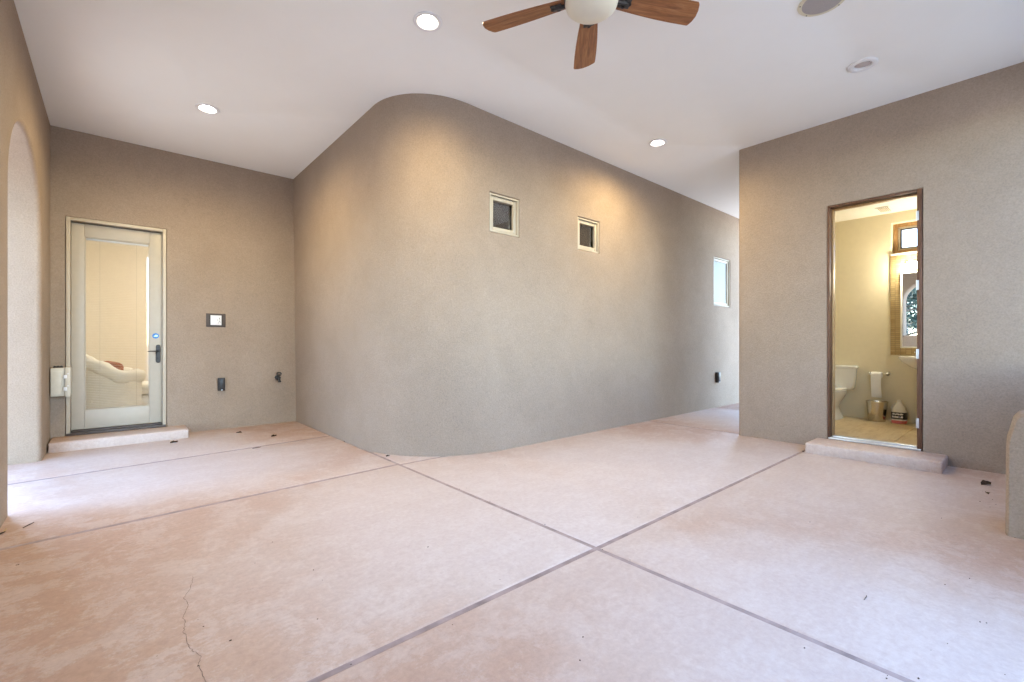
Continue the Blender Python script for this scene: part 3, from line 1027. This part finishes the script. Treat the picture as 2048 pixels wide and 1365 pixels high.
# ------------------------------------------------------------------ room behind the glazed door
rm = B()
rm.box((-1.6, YB + 0.172, 0.0), (3.4, 10.9, 0.118))
tag(rm.build('room_floor', 'room_cream'), 'pale floor of the room behind the glazed door', kind='structure')
rm = B()
rm.box((-1.6, YB + 0.172, 2.95), (3.4, 10.9, 3.05))
tag(rm.build('room_ceiling', 'bath_white'), 'pale ceiling of the room behind the glazed door', kind='structure')
for nm, a, c, lb in (('painted_wall', (-1.6, 10.4, 0.12), (3.4, 10.55, 2.95), 'pale cream far wall seen through the glazed door'),
                     ('painted_wall', (-0.92, YB + 0.172, 0.12), (-0.78, 10.4, 2.95), 'pale cream side wall at the left behind the door glass'),
                     ('painted_wall', (3.2, YB + 0.172, 0.12), (3.35, 10.4, 2.95), 'pale cream side wall hidden right of the door glass')):
    b = B()
    b.box(a, c)
    tag(b.build(nm, 'room_cream'), lb, 'wall', 'cream walls of the room behind the door')
b = B()
sheet(b, lambda u, v, d: (u, YB + 0.1715 + d, v), (-0.78, 3.2, 0.118, 2.95), [{'loop': rect_loop(DX0, DX1, 0.119, DZ1), 'r': 0.0005}], 0.001)
tag(b.build('painted_wall', 'room_cream'), 'pale cream inner face of the door wall', 'wall', 'cream walls of the room behind the door')
cl = thing('ceiling_lamp', 'flush glowing ceiling lamp inside the room behind the door', 'lamp', (1.2, 8.6, 2.95))
b = B()
b.lathe([(0.20, 0.0), (0.20, -0.02), (0.19, -0.03)], (1.2, 8.6, 2.949), 32)
b.build('base', 'bath_white', cl)
b = B()
b.lathe([(0.185, -0.031), (0.175, -0.07), (0.12, -0.10), (0.01, -0.112)], (1.2, 8.6, 2.949), 32)
b.build('shade', 'room_lamp', cl)

# slipcovered armchair
AX, AY, AZ = 0.03, 8.35, 0.12
ch = thing('armchair', 'cream slipcovered armchair behind the glass of the door', 'armchair', (AX, AY, AZ), R(-84))
def barrel(f):
    """plan of back and arms, f 0..1 from one arm front round the back to the other"""
    a = R(-40) + f * R(260)
    return Vector((0.50 * math.cos(a), 0.46 * math.sin(a) * -1.0, 0))
b = B()
no = 36
outer, topo, inner = [], [], []
rows = [[], [], [], [], []]
rim = []
for i in range(no + 1):
    f = i / no
    a = -PI * 0.16 + f * PI * 1.32
    px, py = 0.46 * math.cos(a), -0.42 * math.sin(a)
    hgt = 0.60 + 0.27 * max(0.0, math.sin(a)) ** 1.1
    wr = 0.006 * math.sin(f * 60)
    rows[0].append((px * (1.10 + wr), py * (1.10 + wr), 0.0))
    rows[1].append((px * 1.02, py * 1.02, 0.22))
    rows[2].append((px * 1.06, py * 1.06, hgt - 0.10))
    rows[3].append((px * 0.86, py * 0.86, hgt - 0.06))
    rows[4].append((px * 0.80, py * 0.80, 0.36))
    rim.append((px * 1.00, py * 1.00, hgt - 0.07 + 0.010 * math.sin(f * 34)))
b.ring(rows, False)
b.build('back_and_arms', 'slip', ch, local=True, recalc=False)
b = B()
b.tube(rim, [0.085 + 0.008 * math.sin(k * 1.7) for k in range(len(rim))], 12)
b.build('rolled_top', 'slip', ch, local=True)
b = B()
b.box((-0.36, -0.30, 0.0), (0.36, 0.44, 0.26), 0.03)
b.build('base', 'slip', ch, local=True)
b = B()
b.box((-0.34, -0.28, 0.262), (0.34, 0.48, 0.42), 0.06, 4)
b.build('seat_cushion', 'slip', ch, local=True)
b = B()
for f in range(1):
    bm = bmesh.new()
    bmesh.ops.create_uvsphere(bm, u_segments=20, v_segments=12, radius=1.0)
    for v in bm.verts:
        x, y, z = v.co
        v.co = Vector((math.copysign(abs(x) ** 0.6, x) * 0.15, y * 0.06, math.copysign(abs(z) ** 0.6, z) * 0.13))
    b.add_bm(bm, True)
    bm.free()
pl = tag(b.build('throw_pillow', 'pillow'), 'rust coloured pillow poking above the armchair back', 'pillow')
pl.location = (-0.05, 8.42, 0.72)
pl.rotation_euler = (R(12), R(10), R(-6))

# ------------------------------------------------------------------ ceiling fixtures
def downlight(x, y, lit, label):
    r = thing('recessed_light', label, 'ceiling light', (x, y, H), group='recessed lights in the patio ceiling')
    b = B()
    if lit:
        b.lathe([(0.079, -0.0005), (0.101, -0.0005), (0.103, -0.004), (0.099, -0.009), (0.080, -0.011), (0.070, -0.006), (0.064, 0.006), (0.049, 0.021), (0.049, 0.045), (0.077, 0.045)], (0, 0, 0), 48, cap0=False, cap1=False)
    else:
        b.lathe([(0.079, -0.0005), (0.103, -0.0005), (0.105, -0.006), (0.098, -0.010), (0.078, -0.016), (0.062, -0.010), (0.058, 0.004), (0.058, 0.03)], (0, 0, 0), 48, cap0=False, cap1=False)
    b.build('trim_ring', 'white_plastic', r, local=True)
    b = B()
    if lit:
        b.lathe([(0.040, 0.022), (0.040, 0.012), (0.034, 0.005), (0.018, 0.001), (0.001, 0.0)], (0, 0, 0), 32, cap0=False, cap1=False)
        b.build('lens', 'lit', r, local=True, recalc=False)
        L = bpy.data.lights.new('bulb', 'SPOT')
        L.energy = LAMP_W
        L.color = LAMP_COL
        L.spot_size = R(172)
        L.spot_blend = 0.8
        L.shadow_soft_size = 0.05
        lo = bpy.data.objects.new('bulb', L)
        COL.objects.link(lo)
        lo.parent = r
        lo.location = (0, 0, -0.012)
    else:
        b.lathe([(0.056, -0.002), (0.040, -0.007), (0.001, -0.010)], (0, 0, 0), 32, cap0=False, cap1=False)
        o = b.build('lens', 'lens_off', r, local=True, recalc=False)
        o.rotation_euler = (R(4), R(-5), 0)
        b = B()
        b.lathe([(0.058, 0.024), (0.001, 0.024)], (0, 0, 0), 32, cap0=False, cap1=False)
        b.build('housing', 'black_rubber', r, local=True, recalc=False)
    return r
downlight(*LIGHTS[0], 'lit recessed light nearest the ceiling fan')
downlight(*LIGHTS[1], 'lit recessed light in front of the glazed door')
downlight(*LIGHTS[2], 'lit recessed light above the passage beside the bathroom wall')
downlight(*LIGHTS[3], 'unlit white recessed light above the bathroom doorway')

sp = thing('ceiling_speaker', 'round ivory ceiling speaker cut off by the top edge', 'speaker', (SPK[0], SPK[1], H))
b = B()
b.lathe([(0.100, -0.0005), (0.140, -0.0005), (0.143, -0.004), (0.138, -0.009), (0.118, -0.010)], (0, 0, 0), 56, cap0=False, cap1=False)
b.build('ring', 'ivory', sp, local=True)
b = B()
b.lathe([(0.1185, -0.008), (0.110, -0.009), (0.001, -0.009)], (0, 0, 0), 56, cap0=False, cap1=False)
b.build('grille', 'grille', sp, local=True, recalc=False)
for a in (210, 262, 330, 60, 120):
    b = B()
    x, y = 0.131 * math.cos(R(a)), 0.131 * math.sin(R(a))
    b.lathe([(0.0045, -0.0088), (0.004, -0.011), (0.001, -0.0115)], (x, y, 0), 10)
    b.build('screw', 'bronze', sp, local=True)

# ceiling fan
FX, FY, FZ = 2.09, 1.688, 3.115
fan = thing('ceiling_fan', 'five bladed oak ceiling fan with alabaster bowl at the top edge', 'ceiling fan', (FX, FY, H))
b = B()
b.lathe([(0.075, 0.0), (0.075, -0.02), (0.055, -0.06), (0.018, -0.07)], (FX, FY, H - 0.001), 32)
b.build('canopy', 'bronze_plate', fan)
b = B()
b.tube([(FX, FY, H - 0.06), (FX, FY, FZ + 0.09)], 0.014, 14)
b.build('downrod', 'bronze_plate', fan)
b = B()
b.lathe([(0.03, 0.115), (0.09, 0.10), (0.135, 0.07), (0.14, 0.02), (0.12, -0.005), (0.08, -0.010)], (FX, FY, FZ), 40)
b.build('motor_housing', 'bronze_plate', fan)
b = B()
b.lathe([(0.08, -0.019), (0.125, -0.010), (0.158, -0.016), (0.160, -0.010), (0.158, -0.030)], (FX, FY, FZ), 40)
b.build('light_ring', 'bronze_plate', fan)
b = B()
b.lathe([(0.152, -0.0305), (0.153, -0.040), (0.146, -0.062), (0.128, -0.078), (0.098, -0.092), (0.058, -0.101), (0.022, -0.1045), (0.001, -0.105)], (FX, FY, FZ), 48, cap1=False)
b.build('light_bowl', 'bowl', fan)
def blade_mesh():
    b = B()
    r0, r1 = 0.155, 0.668
    n = 16
    up, dn = [], []
    for i in range(n + 1):
        f = i / n
        x = r0 + (r1 - r0) * f
        w = 0.050 + 0.027 * math.sin(min(1.0, f * 1.15) * PI / 2)
        up.append((x, w))
    tip = [(r1 + 0.006, 0.070), (r1 + 0.016, 0.045), (r1 + 0.020, 0.010), (r1 + 0.012, -0.030), (r1 - 0.004, -0.066), (r1 - 0.014, -0.076)]
    lo = [(x, -w) for x, w in reversed(up[:-1])]
    poly = up + tip + lo
    b.prism(poly, -0.004, 0.004)
    bm = bmesh.new()
    return b
bb = blade_mesh()
first = None
for k in range(5):
    if k == 0:
        bl = bb.build('blade', 'blade', fan, local=True)
        ar = B()
        ar.tube([(0.09, 0, -0.012), (0.14, 0, -0.010), (0.19, 0.0, -0.010), (0.235, 0, -0.009)], [0.012, 0.013, 0.011, 0.006], 10)
        ar.box((0.175, -0.034, -0.011), (0.245, 0.034, -0.0045), 0.003)
        for y in (-0.022, 0.022):
            ar.lathe([(0.012, -0.011), (0.012, -0.015), (0.006, -0.010)], (0.205, y, 0), 12)
        ar.lathe([(0.012, -0.011), (0.012, -0.015), (0.006, -0.010)], (0.238, 0, 0), 12)
        arm = ar.build('blade_arm', 'bronze', bl, local=True)
        first = bl
    else:
        bl = copy_tree(first, fan)
    bl.location = (0, 0, FZ - H)
    bl.rotation_euler = (Matrix.Rotation(R(43.5 + 72 * k), 3, 'Z') @ Matrix.Rotation(R(-12), 3, 'X')).to_euler()

# ------------------------------------------------------------------ wall fittings
ub = thing('utility_box', 'beige metal utility box on the wall left of the door', 'utility box', (-0.43, YB, 0.69))
b = B()
b.box((-0.500, YB - 0.130, 0.540), (-0.392, YB - 0.001, 0.838), 0.006)
b.build('body', 'beige_metal', ub)
b = B()
b.box((-0.494, YB - 0.140, 0.556), (-0.412, YB - 0.131, 0.806), 0.004)
b.build('cover', 'beige_metal', ub)
b = B()
b.box((-0.391, YB - 0.150, 0.532), (-0.345, YB - 0.015, 0.846), 0.012)
b.build('side_housing', 'beige_metal', ub)
for z in (0.618, 0.745):
    b = B()
    b.box((-0.400, YB - 0.166, z - 0.020), (-0.372, YB - 0.1505, z + 0.020), 0.004)
    b.lathe([(0.006, 0.0), (0.006, -0.010)], (-0.366, YB - 0.151, z + 0.030), 10, 'Y')
    b.build('latch', 'white_plastic', ub)
b = B()
for dx, rr_ in ((-0.025, 0.014), (0.0, 0.020), (0.025, 0.015)):
    b.lathe([(rr_, 0.0), (rr_ * 0.9, 0.012), (rr_ * 0.4, 0.020)], (-0.445 + dx, YB - 0.075, 0.8385), 9)
b.build('cable_gland', 'black_rubber', ub)

sw = thing('switch_plate', 'dark bronze wall plate with white keypad right of the door', 'switch plate', (0.973, YB, 1.388))
b = B()
pbox(b, P_back, 0.868, 1.078, 1.303, 1.473, 0.0, 0.006, 0.002)
b.build('plate', 'bronze_plate', sw)
b = B()
pbox(b, P_back, 0.904, 1.042, 1.316, 1.460, 0.006, 0.010, 0.002)
b.build('bezel', 'bronze', sw)
b = B()
pbox(b, P_back, 0.914, 1.032, 1.326, 1.450, 0.010, 0.016, 0.002)
kp = b.build('keypad', 'white_plastic', sw)
for x, z, w, hgt in ((1.006, 1.408, 0.008, 0.012), (1.010, 1.392, 0.006, 0.008), (1.004, 1.372, 0.007, 0.010), (1.013, 1.362, 0.007, 0.008), (0.988, 1.385, 0.005, 0.014), (0.994, 1.352, 0.006, 0.007)):
    b = B()
    pbox(b, P_back, x, x + w, z, z + hgt, 0.016, 0.0172)
    b.build('key_mark', 'label_black', kp)

def outlet(P, u0, u1, v0, v1, depth, label):
    base = P((u0 + u1) / 2, v0, 0)
    r = thing('outlet_cover', label, 'outlet', base, group='dark weatherproof outlet covers')
    b = B()
    pbox(b, P, u0, u1, v0, v1, 0.0, depth, 0.006)
    b.build('box', 'bronze', r)
    b = B()
    pbox(b, P, u0 + 0.010, u1 - 0.010, v0 + 0.018, v1 - 0.010, depth + 0.0005, depth + 0.010, 0.004)
    b.build('flap', 'bronze', r)
    b = B()
    pbox(b, P, (u0 + u1) / 2 - 0.006, (u0 + u1) / 2 + 0.012, v0 + 0.004, v0 + 0.016, depth + 0.0005, depth + 0.008, 0.002)
    b.build('latch', 'alu', r)
outlet(P_back, 0.990, 1.068, 0.492, 0.655, 0.045, 'dark weatherproof outlet cover low between door and hose faucet')
outlet(P_main, 7.74, 7.83, 0.425, 0.600, 0.050, 'dark outlet cover low in the far passage below the window')

hf = thing('hose_faucet', 'black hose faucet low on the wall near the corner', 'faucet', (1.685, YB, 0.63))
b = B()
b.lathe([(0.032, -0.001), (0.032, -0.008), (0.018, -0.014)], (1.685, YB, 0.628), 20, 'Y')
b.build('flange', 'bronze', hf)
b = B()
b.tube([(1.685, YB - 0.010, 0.628), (1.685, YB - 0.085, 0.628)], 0.013, 12)
b.lathe([(0.020, -0.065), (0.023, -0.080), (0.023, -0.100), (0.016, -0.112)], (1.685, YB, 0.628), 16, 'Y')
b.tube([(1.685, YB - 0.090, 0.622), (1.685, YB - 0.108, 0.606), (1.685, YB - 0.122, 0.578)], [0.014, 0.014, 0.016], 12)
b.lathe([(0.019, -0.004), (0.019, 0.014), (0.015, 0.016)], (1.685, YB - 0.124, 0.574), 14)
b.build('valve_body', 'black_rubber', hf)
b = B()
b.tube([(1.685, YB - 0.090, 0.640), (1.685, YB - 0.096, 0.676)], 0.006, 8)
pts_ = [(1.685 + 0.028 * math.cos(2 * PI * k / 16), YB - 0.098 + 0.006 * math.sin(2 * PI * k / 16), 0.680 + 0.022 * math.sin(2 * PI * k / 16)) for k in range(17)]
b.tube(pts_, 0.007, 8)
b.tube([pts_[0], pts_[8]], 0.005, 6)
b.build('handle_wheel', 'black_rubber', hf)

# ------------------------------------------------------------------ litter on the floor
def leaf(px, py, size, rz, label, mat='leaf_dry', z=0.0):
    p = unz(px, py, z)
    b = B()
    n = 7
    rows = []
    for i in range(n + 1):
        f = i / n
        w = size * 0.28 * math.sin(PI * min(0.98, max(0.05, f))) * (1 + 0.25 * random.uniform(-1, 1))
        x = size * (f - 0.5)
        hgt = 0.10 * size * math.sin(f * PI) + 0.05 * size * random.random()
        rows.append([(x, -w, hgt + 0.20 * size * random.random() + 0.001), (x, 0, 0.001 + hgt * 0.25), (x, w, hgt + 0.22 * size * random.random() + 0.001)])
    b.ring(rows, False)
    o = b.build('dry_leaf', mat, recalc=False)
    o.location = p
    o.rotation_euler = (0, 0, rz)
    return tag(o, label, 'leaf', 'dry leaves on the floor')
leaf(1972, 970, 0.085, -0.6, 'dark curled dry leaf on the floor right of the bathroom step')
leaf(1975, 988, 0.045, 0.3, 'thin dry leaf scrap just below the dark curled leaf')
leaf(548, 873, 0.065, 0.4, 'small brown leaf on the floor under the hose faucet')
leaf(478, 866, 0.060, -0.2, 'dark leaf scrap on the floor under the outlet cover')
leaf(348, 886, 0.070, 0.2, 'dry leaf scrap on the floor before the door step')
leaf(690, 884, 0.050, 0.9, 'small dry leaf at the base of the rounded wall')
leaf(776, 913, 0.050, 0.4, 'dark leaf bit where the floor joints meet the rounded wall')
leaf(1606, 904, 0.040, 0.5, 'dark leaf bit at the left corner of the bathroom step')
leaf(5, 1068, 0.040, 1.2, 'dark leaf crumb at the base of the left wall')
def twig(px0, py0, px1, py1, r, label, mat='leaf_dry'):
    a, c = unz(px0, py0), unz(px1, py1)
    m = (a + c) / 2 + Vector((0.004, -0.003, 0))
    b = B()
    z = Vector((0, 0, r))
    b.tube([a + z, m + z + Vector((0, 0, 0.003)), c + z], [r * 0.8, r, r * 0.6], 6)
    return tag(b.build('twig', mat), label, 'twig', 'twigs on the floor')
twig(46, 1057, 68, 1046, 0.0028, 'thin dark twig on the floor beside the arched doorway')
twig(8, 1064, 12, 1058, 0.003, 'short straw coloured twig against the left wall base', 'straw')
twig(505, 898, 522, 895, 0.0035, 'short dark twig lying in the floor joint near the corner')
twig(1728, 1201, 1733, 1192, 0.0016, 'tiny dark twig on the bright floor before the bathroom step')
b = B()
grit_px = [(37, 1130), (33, 1131), (580, 887), (396, 1240), (407, 1254), (396, 1333), (314, 1313), (461, 1282), (627, 1141), (645, 1161), (635, 1239), (510, 1127), (545, 1085),
           (933, 977), (919, 979), (948, 992), (980, 1004), (1000, 1012), (1040, 1080), (1090, 1050), (1205, 1100), (1260, 1121), (1275, 1035), (856, 1095), (1362, 1061), (1609, 1297),
           (1773, 1358), (1837, 1358), (1939, 1158), (1960, 1245), (1973, 1247), (1895, 1288), (1862, 1301), (1883, 1037), (1965, 983), (1985, 1000), (1992, 1010), (1980, 1015), (1960, 1004),
           (1620, 1045), (1160, 1322), (1166, 1275), (1775, 1352), (465, 896), (1000, 1160), (905, 1250), (702, 1330), (1010, 931), (2012, 1048), (2030, 1076), (1890, 1170), (1835, 965), (1700, 1120), (2010, 1350)]
for u, v in grit_px:
    p = unz(u, v)
    r = random.uniform(0.0012, 0.0032)
    b.lathe([(r * 0.3, 0.0002), (r, r * 0.35), (r * 0.8, r * 0.9), (r * 0.2, r * 1.15)], (p.x, p.y, 0.0), 6, sx=random.uniform(0.7, 1.7))
tag(b.build('grit', 'leaf_dry'), 'scattered dark grit on the floor', 'grit', kind='stuff')

# ------------------------------------------------------------------ trees outside, seen in the mirror
def tree(x, y, hgt, cr, label, seed, n=6500):
    rd = random.Random(seed)
    r = thing('pine_tree', label, 'tree', (x, y, -0.07), group='pine trees outside')
    tb = B()
    tb.tube([(x, y, -0.1), (x + 0.08, y + 0.05, hgt * 0.3), (x - 0.06, y + 0.1, hgt * 0.6), (x, y, hgt * 0.95)], [0.16, 0.13, 0.08, 0.02], 10)
    tips = []
    for k in range(26):
        z = hgt * (0.18 + 0.72 * k / 25)
        a = rd.uniform(0, 2 * PI)
        ln = cr * (1.0 - 0.6 * k / 25) * rd.uniform(0.6, 1.05)
        p0 = Vector((x, y, z))
        p1 = p0 + Vector((math.cos(a) * ln * 0.5, math.sin(a) * ln * 0.5, 0.15))
        p2 = p0 + Vector((math.cos(a) * ln, math.sin(a) * ln, 0.30 + rd.uniform(-0.2, 0.2)))
        tb.tube([p0, p1, p2], [0.04, 0.026, 0.008], 6)
        for f in (0.45, 0.65, 0.85, 1.0):
            tips.append(p0.lerp(p2, f))
    tb.build('trunk', 'bark', r)
    cb_ = B()
    for k in range(n):
        c = rd.choice(tips) + Vector((rd.gauss(0, 0.16), rd.gauss(0, 0.16), rd.gauss(0.04, 0.13)))
        d = Vector((rd.gauss(0, 1), rd.gauss(0, 1), rd.gauss(0.2, 0.7))).normalized()
        s_ = d.cross(Vector((rd.gauss(0, 1), rd.gauss(0, 1), rd.gauss(0, 1)))).normalized() * rd.uniform(0.012, 0.024)
        ln = rd.uniform(0.08, 0.17)
        cb_.add([c - s_, c + s_, c + d * ln + s_ * 0.4, c + d * ln - s_ * 0.4], [(0, 1, 2, 3)])
    cb_.build('crown', 'needles', r, recalc=False)
tree(-4.6, 2.75, 4.6, 1.7, 'blue green pine reflected in the bathroom mirror', 3, 15000)
tree(-9.5, 3.4, 6.0, 2.1, 'taller pine standing farther outside the arches', 8)
